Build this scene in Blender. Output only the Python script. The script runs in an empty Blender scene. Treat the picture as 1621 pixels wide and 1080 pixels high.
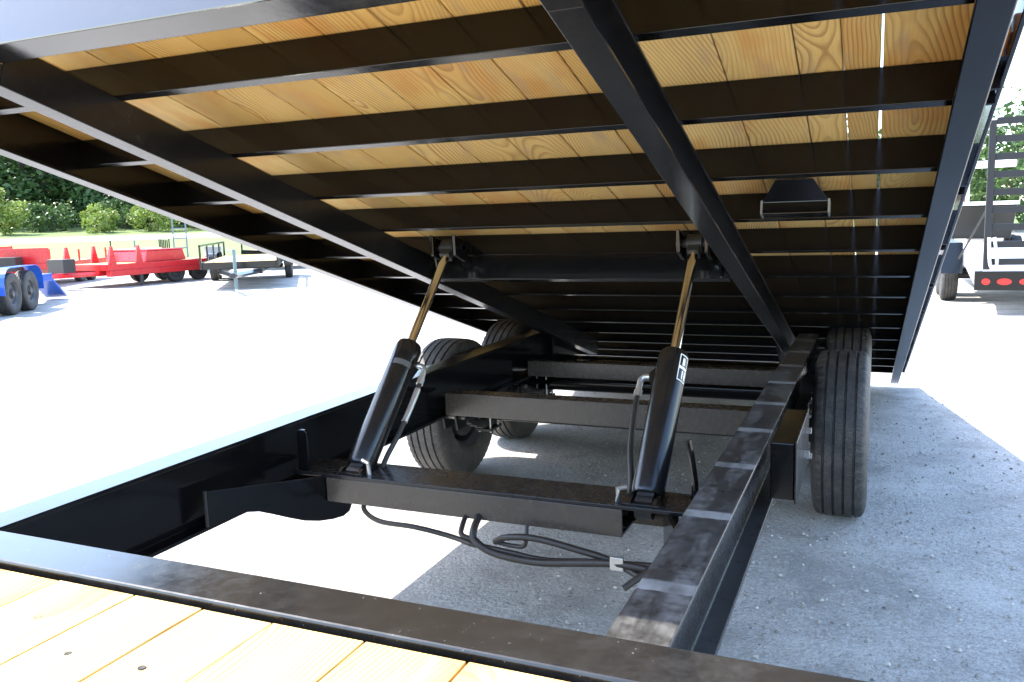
import bpy, bmesh, math, random
from mathutils import Matrix, Vector
R_ = math.radians
random.seed(7)
sc = bpy.context.scene
C = sc.collection

# ------------------------------------------------------------------ camera
cam_d = bpy.data.cameras.new("camera")
cam_d.sensor_width = 36.0
cam_d.lens = 29.54
cam_d.clip_start = 0.05
cam_d.clip_end = 2500
cam = bpy.data.objects.new("camera", cam_d)
C.objects.link(cam)
RX = Vector((0.91818251, 0.39503928, -0.02974631))      # camera right in world
UP = -Vector((0.02840256, -0.14053719, -0.98966792))    # camera up in world
BK = -Vector((-0.39513816, 0.90785091, -0.14025892))    # camera backward in world
m = Matrix((RX, UP, BK)).transposed().to_4x4()
m.translation = Vector((0, 0, 1.4))
cam.matrix_world = m
sc.camera = cam

# ------------------------------------------------------------------ sky, sun, exposure
SUN = Vector((-0.72, -0.06, 1.0)).normalized()           # towards the sun
world = bpy.data.worlds.new("World")
sc.world = world
world.use_nodes = True
wn = world.node_tree.nodes
wl = world.node_tree.links
wn.clear()
sky = wn.new("ShaderNodeTexSky")
sky.sky_type = 'NISHITA'
sky.sun_disc = False
sky.sun_elevation = math.asin(SUN.z)
sky.sun_rotation = math.atan2(SUN.x, SUN.y)
sky.air_density = 1.0
sky.dust_density = 1.0
bg = wn.new("ShaderNodeBackground")
bg.inputs[1].default_value = 0.15
wo = wn.new("ShaderNodeOutputWorld")
wl.new(sky.outputs[0], bg.inputs[0])
wl.new(bg.outputs[0], wo.inputs[0])
sun_d = bpy.data.lights.new("sun", 'SUN')
sun_d.energy = 2.4
sun_d.angle = R_(0.53)
sun_d.color = (1.0, 0.955, 0.88)
sun = bpy.data.objects.new("sun", sun_d)
C.objects.link(sun)
sun.rotation_euler = (-SUN).to_track_quat('-Z', 'Y').to_euler()
vs = sc.view_settings
vs.view_transform = 'Standard'
vs.look = 'None'
vs.gamma = 1.0
vs.exposure = 2.7
vs.use_curve_mapping = False
sc.cycles.max_bounces = 10
sc.cycles.diffuse_bounces = 5
sc.cycles.glossy_bounces = 5
sc.cycles.use_denoising = True
sc.cycles.sample_clamp_indirect = 8.0

# ------------------------------------------------------------------ node helpers / materials
def newmat(name):
    mt = bpy.data.materials.new(name)
    mt.use_nodes = True
    nt = mt.node_tree
    nt.nodes.clear()
    out = nt.nodes.new("ShaderNodeOutputMaterial")
    p = nt.nodes.new("ShaderNodeBsdfPrincipled")
    nt.links.new(p.outputs[0], out.inputs[0])
    return mt, nt, p
def nd(nt, typ, ins=None, **kw):
    n = nt.nodes.new("ShaderNode" + typ)
    for k, v in kw.items():
        setattr(n, k, v)
    if ins:
        for k, v in ins.items():
            s = n.inputs[k]
            if isinstance(v, bpy.types.NodeSocket):
                nt.links.new(v, s)
            else:
                s.default_value = v
    return n
def math_(nt, op, a, b=0.0, c=None, clamp=False):
    ins = {0: a, 1: b}
    if c is not None:
        ins[2] = c
    n = nd(nt, "Math", ins, operation=op)
    n.use_clamp = clamp
    return n.outputs[0]
def mixc(nt, f, a, b, blend='MIX'):
    n = nt.nodes.new("ShaderNodeMix")
    n.data_type = 'RGBA'
    n.blend_type = blend
    for idx, v in ((0, f), (6, a), (7, b)):
        s = n.inputs[idx]
        if isinstance(v, bpy.types.NodeSocket):
            nt.links.new(v, s)
        else:
            s.default_value = v if idx == 0 else (*v, 1.0)[:4]
    return n.outputs[2]
def ramp(nt, f, stops):
    n = nd(nt, "ValToRGB", {0: f})
    cr = n.color_ramp
    while len(cr.elements) < len(stops):
        cr.elements.new(0.5)
    for e, (p, c) in zip(cr.elements, stops):
        e.position = p
        e.color = (c, c, c, 1) if not isinstance(c, tuple) else (*c, 1)
    return n.outputs[0]
def noise(nt, vec, scale, detail=3.0, rough=0.55, lac=2.0):
    return nd(nt, "TexNoise", {"Vector": vec, "Scale": scale, "Detail": detail, "Roughness": rough}).outputs[0]
def objco(nt):
    return nd(nt, "TexCoord").outputs["Object"]
def mapping(nt, vec, scale=(1, 1, 1), loc=(0, 0, 0)):
    return nd(nt, "Mapping", {"Vector": vec, "Scale": scale, "Location": loc}).outputs[0]
def bump(nt, p, h, strength, dist):
    b = nd(nt, "Bump", {"Height": h, "Strength": strength, "Distance": dist})
    nt.links.new(b.outputs[0], p.inputs["Normal"])

def paint(name, col, rough=0.2, dust=0.12, dust_sheen_col=(0.30, 0.27, 0.23), ior=1.6, scuff=0.0, bumpd=0.0006, topdust=0.0, even=0.0, bands=None, speck=0.0):
    mt, nt, p = newmat(name)
    co = nd(nt, "NewGeometry").outputs["Position"]
    n1 = noise(nt, co, 3.1, 6, 0.62)
    n2 = noise(nt, co, 38.0, 5, 0.65)
    n3 = noise(nt, co, 260.0, 2, 0.5)
    dm = math_(nt, 'MULTIPLY', ramp(nt, n1, [(0.42, 0.0), (0.72, 1.0)]), ramp(nt, n2, [(0.38, 0.15), (0.66, 1.0)]))
    sp = ramp(nt, n3, [(0.70, 0.0), (0.76, 1.0)])
    sp = math_(nt, 'MULTIPLY', sp, ramp(nt, n2, [(0.52, 0.0), (0.62, 1.0)]))
    f = math_(nt, 'MULTIPLY', dm, dust, clamp=True)
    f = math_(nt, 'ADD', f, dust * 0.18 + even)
    f = math_(nt, 'ADD', f, math_(nt, 'MULTIPLY', sp, max(speck, min(1.0, dust * 2.2))), clamp=True)
    if topdust:
        nz = nd(nt, "SeparateXYZ", {0: nd(nt, "NewGeometry").outputs["Normal"]}).outputs[2]
        up = ramp(nt, nz, [(0.75, 0.0), (0.95, 1.0)])
        blo = noise(nt, mapping(nt, co, (9, 4, 9)), 1.0, 5, 0.7)
        tdm = math_(nt, 'MULTIPLY', ramp(nt, blo, [(0.25, 0.45), (0.75, 1.0)]), ramp(nt, n2, [(0.3, 0.5), (0.7, 1.0)]))
        f = math_(nt, 'ADD', f, math_(nt, 'MULTIPLY', math_(nt, 'MULTIPLY', up, tdm), topdust), clamp=True)
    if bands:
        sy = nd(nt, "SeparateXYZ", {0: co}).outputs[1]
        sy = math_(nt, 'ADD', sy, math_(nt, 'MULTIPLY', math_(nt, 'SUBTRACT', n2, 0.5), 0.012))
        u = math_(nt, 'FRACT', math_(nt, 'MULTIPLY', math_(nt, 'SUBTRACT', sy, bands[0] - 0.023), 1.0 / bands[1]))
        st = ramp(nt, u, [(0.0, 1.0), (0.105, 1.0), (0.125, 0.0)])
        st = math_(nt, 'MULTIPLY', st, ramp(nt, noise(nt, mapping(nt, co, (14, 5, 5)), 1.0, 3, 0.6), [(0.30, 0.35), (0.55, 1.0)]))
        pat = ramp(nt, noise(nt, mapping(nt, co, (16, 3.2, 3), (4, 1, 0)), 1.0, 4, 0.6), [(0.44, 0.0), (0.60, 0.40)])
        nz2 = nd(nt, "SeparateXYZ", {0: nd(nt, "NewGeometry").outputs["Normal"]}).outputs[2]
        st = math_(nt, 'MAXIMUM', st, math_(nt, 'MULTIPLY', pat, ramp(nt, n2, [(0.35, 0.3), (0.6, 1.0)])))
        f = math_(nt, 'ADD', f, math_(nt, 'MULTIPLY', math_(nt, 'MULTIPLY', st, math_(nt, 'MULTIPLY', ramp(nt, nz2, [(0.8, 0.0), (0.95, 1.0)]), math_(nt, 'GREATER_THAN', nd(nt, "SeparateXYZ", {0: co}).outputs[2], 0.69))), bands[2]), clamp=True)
    if scuff:
        w = nd(nt, "TexNoise", {"Vector": mapping(nt, co, (6, 120, 60)), "Scale": 1.0, "Detail": 3.0}).outputs[0]
        f = math_(nt, 'ADD', f, math_(nt, 'MULTIPLY', ramp(nt, w, [(0.52, 0.0), (0.70, 1.0)]), scuff), clamp=True)
    nt.links.new(mixc(nt, f, col, dust_sheen_col), p.inputs["Base Color"])
    rr = math_(nt, 'MULTIPLY_ADD', n2, 0.16, rough - 0.07)
    rr = math_(nt, 'ADD', rr, math_(nt, 'MULTIPLY', f, 0.8), clamp=True)
    nt.links.new(rr, p.inputs["Roughness"])
    p.inputs["IOR"].default_value = ior
    bump(nt, p, noise(nt, co, 55.0, 3, 0.5), 0.35, bumpd)
    return mt

def plain(name, col, rough=0.5, metal=0.0, var=0.25, scale=12.0, bumpd=0.0, emit=None):
    mt, nt, p = newmat(name)
    co = nd(nt, "NewGeometry").outputs["Position"]
    n1 = noise(nt, co, scale, 5, 0.6)
    lo = tuple(c * (1 - var) for c in col)
    hi = tuple(min(1, c * (1 + var)) for c in col)
    nt.links.new(mixc(nt, n1, lo, hi), p.inputs["Base Color"])
    nt.links.new(math_(nt, 'MULTIPLY_ADD', n1, 0.2, rough - 0.1, clamp=True), p.inputs["Roughness"])
    p.inputs["Metallic"].default_value = metal
    if bumpd:
        bump(nt, p, noise(nt, co, scale * 6, 4, 0.6), 0.6, bumpd)
    return mt

def wood(name):
    mt, nt, p = newmat(name)
    co = objco(nt)
    rnd = nd(nt, "ObjectInfo").outputs["Random"]
    off = nd(nt, "CombineXYZ", {0: math_(nt, 'MULTIPLY', rnd, 37.0), 1: math_(nt, 'MULTIPLY', rnd, 91.0), 2: math_(nt, 'MULTIPLY', rnd, 17.0)}).outputs[0]
    vo = nd(nt, "VectorMath", {0: co, 1: off}, operation='ADD').outputs[0]
    sep = nd(nt, "SeparateXYZ", {0: co})
    r2 = math_(nt, 'FRACT', math_(nt, 'MULTIPLY', rnd, 13.7))
    r3 = math_(nt, 'FRACT', math_(nt, 'MULTIPLY', rnd, 71.3))
    # pith wanders along the board so that rings come out as cathedral arches
    wob = noise(nt, mapping(nt, vo, (0.3, 1.1, 0.3)), 1.0, 2, 0.5)
    wob2 = noise(nt, mapping(nt, vo, (0.3, 1.5, 0.3), (9, 4, 2)), 1.0, 2, 0.5)
    warp = noise(nt, mapping(nt, vo, (9, 2.2, 9)), 1.0, 2, 0.5)
    x = math_(nt, 'ADD', sep.outputs[0], math_(nt, 'MULTIPLY_ADD', math_(nt, 'SUBTRACT', r2, 0.5), 0.62, math_(nt, 'MULTIPLY', math_(nt, 'SUBTRACT', wob, 0.5), 0.22)))
    z = math_(nt, 'ADD', sep.outputs[2], math_(nt, 'MULTIPLY_ADD', r3, 0.06, math_(nt, 'MULTIPLY', math_(nt, 'SUBTRACT', wob2, 0.42), 0.30)))
    d = math_(nt, 'SQRT', math_(nt, 'ADD', math_(nt, 'MULTIPLY', x, x), math_(nt, 'MULTIPLY', z, z)))
    d = math_(nt, 'ADD', d, math_(nt, 'MULTIPLY', warp, 0.020))
    fr = math_(nt, 'FRACT', math_(nt, 'MULTIPLY', d, math_(nt, 'MULTIPLY_ADD', r3, 70.0, 75.0)))
    ring = ramp(nt, fr, [(0.0, 0.0), (0.45, 0.12), (0.86, 1.0), (1.0, 0.0)])
    ringmod = ramp(nt, noise(nt, mapping(nt, vo, (5, 0.8, 5), (3, 3, 3)), 1.0, 2), [(0.3, 0.25), (0.7, 1.0)])
    fib = noise(nt, mapping(nt, vo, (210, 5, 210)), 1.0, 3, 0.6)
    blot = noise(nt, mapping(nt, vo, (5, 1.6, 5), (5, 1, 8)), 1.0, 3, 0.6)
    base = mixc(nt, r2, (0.57, 0.39, 0.118), (0.70, 0.52, 0.205))
    base = mixc(nt, math_(nt, 'MULTIPLY', ramp(nt, blot, [(0.52, 0.0), (0.62, 1.0)]), 0.80), base, (0.56, 0.285, 0.072))
    base = mixc(nt, math_(nt, 'MULTIPLY', r3, 0.45), base, (0.50, 0.33, 0.125))
    base = mixc(nt, math_(nt, 'MULTIPLY', ring, math_(nt, 'MULTIPLY', ringmod, 0.95)), base, (0.25, 0.115, 0.032))
    base = mixc(nt, math_(nt, 'MULTIPLY', ramp(nt, fib, [(0.35, 1.0), (0.6, 0.0)]), 0.22), base, (0.36, 0.21, 0.08))
    vor = nd(nt, "TexVoronoi", {"Vector": mapping(nt, vo, (4.5, 1.25, 0.001)), "Scale": 1.0, "Randomness": 1.0})
    cellr = nd(nt, "SeparateColor", {0: vor.outputs["Color"]}).outputs[0]
    kn = math_(nt, 'MULTIPLY', ramp(nt, vor.outputs["Distance"], [(0.035, 1.0), (0.085, 0.0)]), math_(nt, 'GREATER_THAN', cellr, 0.45))
    kring = math_(nt, 'MULTIPLY', ramp(nt, vor.outputs["Distance"], [(0.05, 0.8), (0.22, 0.0)]), math_(nt, 'GREATER_THAN', cellr, 0.45))
    base = mixc(nt, math_(nt, 'MULTIPLY', kring, 0.6), base, (0.52, 0.25, 0.075))
    base = mixc(nt, kn, base, (0.16, 0.065, 0.022))
    dirt = ramp(nt, noise(nt, mapping(nt, vo, (14, 3, 14), (2, 7, 1)), 1.0, 4, 0.65), [(0.54, 0.0), (0.75, 0.65)])
    base = mixc(nt, dirt, base, (0.36, 0.27, 0.17))
    nt.links.new(base, p.inputs["Base Color"])
    p.inputs["Roughness"].default_value = 0.72
    p.inputs["IOR"].default_value = 1.4
    bump(nt, p, math_(nt, 'ADD', math_(nt, 'MULTIPLY', ring, -0.5), math_(nt, 'MULTIPLY', fib, 0.8)), 0.5, 0.0012)
    return mt

def gravel():
    mt, nt, p = newmat("crushed_limestone")
    co = nd(nt, "NewGeometry").outputs["Position"]
    big = noise(nt, co, 0.45, 5, 0.6)
    mid = noise(nt, co, 9.0, 5, 0.7)
    fine = noise(nt, co, 130.0, 4, 0.7)
    v1 = nd(nt, "TexVoronoi", {"Vector": co, "Scale": 62.0})
    v2 = nd(nt, "TexVoronoi", {"Vector": co, "Scale": 140.0})
    c1 = nd(nt, "SeparateColor", {0: v1.outputs["Color"]}).outputs[0]
    c2 = nd(nt, "SeparateColor", {0: v2.outputs["Color"]}).outputs[1]
    base = mixc(nt, big, (0.385, 0.365, 0.332), (0.49, 0.462, 0.418))
    base = mixc(nt, math_(nt, 'MULTIPLY', ramp(nt, mid, [(0.35, 0.0), (0.7, 1.0)]), 0.5), base, (0.58, 0.55, 0.50))
    st = math_(nt, 'MULTIPLY', ramp(nt, c1, [(0.72, 0.0), (0.80, 1.0)]), ramp(nt, v1.outputs["Distance"], [(0.30, 1.0), (0.45, 0.0)]))
    base = mixc(nt, math_(nt, 'MULTIPLY', st, 0.55), base, (0.55, 0.54, 0.52))
    dk = math_(nt, 'MULTIPLY', ramp(nt, c2, [(0.78, 0.0), (0.86, 1.0)]), ramp(nt, v2.outputs["Distance"], [(0.25, 1.0), (0.5, 0.0)]))
    base = mixc(nt, math_(nt, 'MULTIPLY', dk, 0.7), base, (0.14, 0.137, 0.132))
    base = mixc(nt, math_(nt, 'MULTIPLY', ramp(nt, fine, [(0.35, 1.0), (0.55, 0.0)]), 0.5), base, (0.15, 0.146, 0.14))
    g2 = noise(nt, co, 46.0, 5, 0.78)
    base = mixc(nt, math_(nt, 'MULTIPLY', ramp(nt, g2, [(0.36, 1.0), (0.49, 0.0)]), 0.5), base, (0.16, 0.15, 0.135))
    base = mixc(nt, math_(nt, 'MULTIPLY', ramp(nt, g2, [(0.53, 0.0), (0.66, 1.0)]), 0.6), base, (0.62, 0.59, 0.54))
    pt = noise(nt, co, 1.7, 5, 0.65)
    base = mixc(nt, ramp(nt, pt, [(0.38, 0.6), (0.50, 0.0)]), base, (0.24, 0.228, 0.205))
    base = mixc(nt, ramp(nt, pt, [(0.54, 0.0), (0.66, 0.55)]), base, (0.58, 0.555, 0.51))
    brn = ramp(nt, noise(nt, co, 5.0, 3, 0.6), [(0.60, 0.0), (0.75, 0.35)])
    base = mixc(nt, brn, base, (0.27, 0.23, 0.18))
    nt.links.new(base, p.inputs["Base Color"])
    p.inputs["Roughness"].default_value = 0.92
    p.inputs["IOR"].default_value = 1.3
    hh = math_(nt, 'ADD', math_(nt, 'MULTIPLY', v1.outputs["Distance"], -0.6), math_(nt, 'ADD', math_(nt, 'MULTIPLY', fine, 0.8), mid))
    bump(nt, p, hh, 0.9, 0.009)
    return mt

def leaf(name, a, b):
    mt, nt, p = newmat(name)
    g = nd(nt, "NewGeometry")
    rnd = g.outputs["Random Per Island"]
    nz = noise(nt, g.outputs["Position"], 0.6, 3)
    f = math_(nt, 'MULTIPLY_ADD', rnd, 0.6, math_(nt, 'MULTIPLY', nz, 0.4), clamp=True)
    col = mixc(nt, f, a, b)
    nt.links.new(col, p.inputs["Base Color"])
    p.inputs["Roughness"].default_value = 0.5
    tr = nd(nt, "BsdfTranslucent", {"Color": mixc(nt, 0.5, a, b)})
    nt.links.new(col, tr.inputs[0])
    mx = nd(nt, "MixShader", {0: 0.3})
    nt.links.new(p.outputs[0], mx.inputs[1])
    nt.links.new(tr.outputs[0], mx.inputs[2])
    out = [n for n in nt.nodes if n.type == 'OUTPUT_MATERIAL'][0]
    nt.links.new(mx.outputs[0], out.inputs[0])
    return mt

def tyre_mat():
    mt, nt, p = newmat("tyre_rubber")
    co = objco(nt)
    n1 = noise(nt, co, 14.0, 5, 0.65)
    n2 = noise(nt, co, 90.0, 4, 0.6)
    f = math_(nt, 'MULTIPLY', ramp(nt, n1, [(0.35, 0.1), (0.7, 1.0)]), ramp(nt, n2, [(0.35, 0.1), (0.65, 0.75)]))
    nt.links.new(mixc(nt, f, (0.016, 0.016, 0.017), (0.115, 0.100, 0.084)), p.inputs["Base Color"])
    p.inputs["Roughness"].default_value = 0.62
    sp = nd(nt, "SeparateXYZ", {0: co})
    ang = math_(nt, 'ARCTAN2', sp.outputs[1], sp.outputs[2])
    rad = math_(nt, 'SQRT', math_(nt, 'ADD', math_(nt, 'MULTIPLY', sp.outputs[1], sp.outputs[1]), math_(nt, 'MULTIPLY', sp.outputs[2], sp.outputs[2])))
    tr_ = math_(nt, 'GREATER_THAN', rad, 0.372)
    ph = math_(nt, 'ADD', math_(nt, 'MULTIPLY', ang, 150.0), math_(nt, 'MULTIPLY', math_(nt, 'SINE', math_(nt, 'MULTIPLY', sp.outputs[0], 150.0)), 1.6))
    sipe = math_(nt, 'MULTIPLY', ramp(nt, math_(nt, 'SINE', ph), [(0.55, 0.0), (0.85, 1.0)]), tr_)
    hh = math_(nt, 'SUBTRACT', math_(nt, 'MULTIPLY', n2, 0.5), sipe)
    bump(nt, p, hh, 0.7, 0.002)
    return mt

M = {}
M['black'] = paint("black_gloss_paint", (0.0035, 0.0035, 0.004), 0.13, 0.012, ior=1.5, topdust=0.10)
M['black_dusty'] = paint("black_dusty_paint", (0.0025, 0.0025, 0.0028), 0.15, 0.007, ior=1.42, scuff=0.002)
M['black_rail'] = paint("black_rail_paint", (0.004, 0.004, 0.0045), 0.20, 0.045, dust_sheen_col=(0.33, 0.325, 0.315), ior=1.45, scuff=0.005, topdust=0.09)
M['frame_rail'] = paint("frame_rail_paint", (0.004, 0.004, 0.0045), 0.24, 0.03, dust_sheen_col=(0.37, 0.36, 0.34), ior=1.45, scuff=0.02, topdust=0.13, bands=(1.467, 0.4105, 0.5))
M['edge'] = paint("edge_bar_paint", (0.004, 0.004, 0.0045), 0.15, 0.05, dust_sheen_col=(0.33, 0.32, 0.30), ior=1.55, scuff=0.0, topdust=0.030, bumpd=0.00010, speck=0.6)
M['rail_gloss'] = paint("rail_gloss_paint", (0.004, 0.004, 0.0045), 0.12, 0.008, ior=1.42, bumpd=0.0001)
M['header'] = paint("header_paint", (0.004, 0.0045, 0.006), 0.14, 0.012, ior=1.9, bumpd=0.0003)
M['black_beam_sheen'] = paint("black_beam_sheen_paint", (0.005, 0.005, 0.005), 0.15, 0.03, dust_sheen_col=(0.38, 0.31, 0.235), ior=1.5, scuff=0.012, even=0.12)  # light dust, plus an even tan that paints in the sunlit ground's reflection
M['cyl'] = paint("cylinder_paint", (0.004, 0.004, 0.005), 0.20, 0.008, dust_sheen_col=(0.26, 0.24, 0.19), ior=1.5, bumpd=0.0002, even=0.018)
M['flatblack'] = plain("flat_black_paint", (0.006, 0.006, 0.007), 0.6, var=0.2)
M['wood'] = wood("treated_pine")
M['rubber'] = tyre_mat()
M['hose'] = plain("hose_rubber", (0.022, 0.019, 0.016), 0.42, var=0.3, scale=40)
M['chrome'] = plain("chromed_rod", (0.86, 0.84, 0.80), 0.14, 1.0, var=0.04)
M['zinc'] = plain("zinc_steel", (0.55, 0.55, 0.53), 0.38, 0.9, var=0.2)
M['iron'] = plain("dark_iron", (0.035, 0.033, 0.031), 0.5, 0.3, var=0.4, bumpd=0.001)
M['rim'] = plain("painted_rim", (0.05, 0.05, 0.052), 0.4, var=0.2)
M['silver'] = plain("silver_rim", (0.5, 0.5, 0.5), 0.35, 0.7, var=0.15)
M['decal'] = plain("white_decal", (0.80, 0.80, 0.78), 0.4, var=0.03)
M['decal_black'] = plain("black_decal", (0.015, 0.015, 0.015), 0.3, var=0.03)
M['amber'] = plain("amber_lens", (0.75, 0.22, 0.02), 0.2, var=0.1)
M['redlens'] = plain("red_lens", (0.60, 0.02, 0.015), 0.15, var=0.1)
M['red'] = paint("red_paint", (0.52, 0.012, 0.016), 0.25, 0.05, ior=1.55)
M['blue'] = paint("blue_paint", (0.012, 0.085, 0.42), 0.22, 0.05, ior=1.6)
M['teal'] = paint("teal_paint", (0.10, 0.16, 0.17), 0.35, 0.08)
M['white'] = paint("white_paint", (0.78, 0.78, 0.77), 0.3, 0.05)
M['grey'] = paint("grey_paint", (0.22, 0.23, 0.24), 0.4, 0.1)
M['galv'] = plain("galvanised_plate", (0.55, 0.56, 0.57), 0.45, 0.4, var=0.12, scale=6)
M['gravel'] = gravel()
def stone_mat():
    mt, nt, p = newmat("loose_stone")
    rnd = nd(nt, "NewGeometry").outputs["Random Per Island"]
    cr = nd(nt, "ValToRGB", {0: rnd})
    cr.color_ramp.elements[0].color = (0.10, 0.095, 0.09, 1)
    cr.color_ramp.elements[1].color = (0.52, 0.50, 0.46, 1)
    e = cr.color_ramp.elements.new(0.45)
    e.color = (0.30, 0.285, 0.26, 1)
    nt.links.new(cr.outputs[0], p.inputs["Base Color"])
    p.inputs["Roughness"].default_value = 0.9
    return mt
M['stone'] = stone_mat()
M['grass'] = plain("field_grass", (0.105, 0.150, 0.038), 0.9, var=0.45, scale=1.2)
M['road'] = plain("pale_road", (0.62, 0.60, 0.55), 0.9, var=0.08, scale=1.0)
M['bark'] = plain("bark", (0.10, 0.075, 0.055), 0.9, var=0.3, scale=8)
M['leaf1'] = leaf("leaf_dark", (0.020, 0.052, 0.016), (0.100, 0.185, 0.050))
M['leaf2'] = leaf("leaf_mid", (0.030, 0.070, 0.016), (0.085, 0.150, 0.036))
M['leaf3'] = leaf("leaf_light", (0.13, 0.20, 0.030), (0.25, 0.31, 0.065))

# ------------------------------------------------------------------ mesh building
class MB:
    def __init__(s):
        s.v = []
        s.f = []
    def box(s, x0, x1, y0, y1, z0, z1, mt=None):
        b = len(s.v)
        pts = [(x0, y0, z0), (x1, y0, z0), (x1, y1, z0), (x0, y1, z0), (x0, y0, z1), (x1, y0, z1), (x1, y1, z1), (x0, y1, z1)]
        s.v += [tuple(mt @ Vector(p)) if mt else p for p in pts]
        s.f += [tuple(b + i for i in q) for q in ((0, 3, 2, 1), (4, 5, 6, 7), (0, 1, 5, 4), (1, 2, 6, 5), (2, 3, 7, 6), (3, 0, 4, 7))]
        return s
    def prism(s, poly, a, b, axis='y', mt=None):
        """poly in the plane across the axis: (x,z) for y, (y,z) for x, (x,y) for z"""
        k = len(s.v)
        n = len(poly)
        def P(q, t):
            if axis == 'y': r = (q[0], t, q[1])
            elif axis == 'x': r = (t, q[0], q[1])
            else: r = (q[0], q[1], t)
            return tuple(mt @ Vector(r)) if mt else r
        s.v += [P(q, a) for q in poly] + [P(q, b) for q in poly]
        s.f.append(tuple(k + i for i in range(n)))
        s.f.append(tuple(k + n + i for i in reversed(range(n))))
        for i in range(n):
            j = (i + 1) % n
            s.f.append((k + i, k + n + i, k + n + j, k + j))
        return s
    def lathe(s, prof, seg, mt=None, mod=None, close=False):
        """prof = [(r, h)], turned about local z"""
        k = len(s.v)
        n = len(prof)
        for i in range(seg):
            a = 2 * math.pi * i / seg
            for j, (r, h) in enumerate(prof):
                if mod: r = mod(i, j, r, h)
                p = Vector((r * math.cos(a), r * math.sin(a), h))
                s.v.append(tuple(mt @ p) if mt else tuple(p))
        for i in range(seg):
            i2 = (i + 1) % seg
            for j in range(n if close else n - 1):
                j2 = (j + 1) % n
                s.f.append((k + i * n + j, k + i2 * n + j, k + i2 * n + j2, k + i * n + j2))
        if not close:
            if prof[0][0] > 1e-5: s.f.append(tuple(k + i * n for i in reversed(range(seg))))
            if prof[-1][0] > 1e-5: s.f.append(tuple(k + i * n + n - 1 for i in range(seg)))
        return s
    def tube(s, pts, r, seg=8, taper=None):
        pts = [Vector(p) for p in pts]
        k = len(s.v)
        n = len(pts)
        up = Vector((0.13, 0.21, 1)).normalized()
        for i, p in enumerate(pts):
            t = (pts[min(i + 1, n - 1)] - pts[max(i - 1, 0)]).normalized()
            a = t.cross(up)
            if a.length < 1e-3: a = t.cross(Vector((1, 0, 0)))
            a.normalize()
            b = t.cross(a)
            rr = r if taper is None else r + (taper - r) * i / (n - 1)
            for q in range(seg):
                w = 2 * math.pi * q / seg
                s.v.append(tuple(p + a * (rr * math.cos(w)) + b * (rr * math.sin(w))))
        for i in range(n - 1):
            for q in range(seg):
                q2 = (q + 1) % seg
                s.f.append((k + i * seg + q, k + i * seg + q2, k + (i + 1) * seg + q2, k + (i + 1) * seg + q))
        s.f.append(tuple(k + q for q in reversed(range(seg))))
        s.f.append(tuple(k + (n - 1) * seg + q for q in range(seg)))
        return s
    def mesh(s, name, mat, smooth=False, fix=True):
        me = bpy.data.meshes.new(name)
        me.from_pydata(s.v, [], s.f)
        if fix:
            bm = bmesh.new()
            bm.from_mesh(me)
            bmesh.ops.recalc_face_normals(bm, faces=bm.faces)
            bm.to_mesh(me)
            bm.free()
        if smooth:
            me.polygons.foreach_set("use_smooth", [True] * len(me.polygons))
            me.set_sharp_from_angle(angle=R_(38))
        me.materials.append(mat)
        return me
W = {}
def place(name, me, parent=None, world=Matrix(), bevel=0.0):
    o = bpy.data.objects.new(name, me)
    C.objects.link(o)
    if parent is not None:
        o.parent = parent
        o.matrix_local = W[parent.name].inverted() @ world
    else:
        o.matrix_local = world
    W[o.name] = world.copy()
    if bevel:
        b = o.modifiers.new("bevel", 'BEVEL')
        b.width = bevel
        b.segments = 2
        b.limit_method = 'ANGLE'
        b.angle_limit = R_(40)
        b.harden_normals = False
    return o
def part(mb, name, mat, parent=None, world=Matrix(), smooth=False, bevel=0.0):
    return place(name, mb.mesh(name, M[mat] if isinstance(mat, str) else mat, smooth), parent, world, bevel)
def thing(name, label, cat, world, group=None):
    o = bpy.data.objects.new(name, None)
    o.empty_display_size = 0.2
    C.objects.link(o)
    o.matrix_local = world
    W[o.name] = world.copy()
    tag(o, label, cat, group)
    return o
def tag(o, label, cat=None, group=None, kind=None):
    o["label"] = label
    if cat: o["category"] = cat
    if group: o["group"] = group
    if kind: o["kind"] = kind
    return o
T = Matrix.Translation
def RZ(a): return Matrix.Rotation(a, 4, 'Z')
def RXm(a): return Matrix.Rotation(a, 4, 'X')
def spline(pts, n=8):
    P = [Vector(p) for p in pts]
    P = [P[0] * 2 - P[1]] + P + [P[-1] * 2 - P[-2]]
    out = []
    for i in range(1, len(P) - 2):
        for k in range(n):
            t = k / n
            a, b, c, d = P[i - 1], P[i], P[i + 1], P[i + 2]
            out.append(0.5 * ((2 * b) + (c - a) * t + (2 * a - 5 * b + 4 * c - d) * t * t + (3 * b - a - 3 * c + d) * t ** 3))
    out.append(P[-2])
    return out
def channel(h, w, tw=0.008, tf=0.010, side=1):
    """C section in (x,z): web at x=0, flanges towards side*x"""
    p = [(0, 0), (w, 0), (w, tf), (tw, tf), (tw, h - tf), (w, h - tf), (w, h), (0, h)]
    return [(x * side, z) for x, z in p]
def ibeam(h, w, tw=0.010, tf=0.013):
    a, b = w / 2, tw / 2
    return [(-a, 0), (a, 0), (a, tf), (b, tf), (b, h - tf), (a, h - tf), (a, h), (-a, h), (-a, h - tf), (-b, h - tf), (-b, tf), (-a, tf)]

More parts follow.
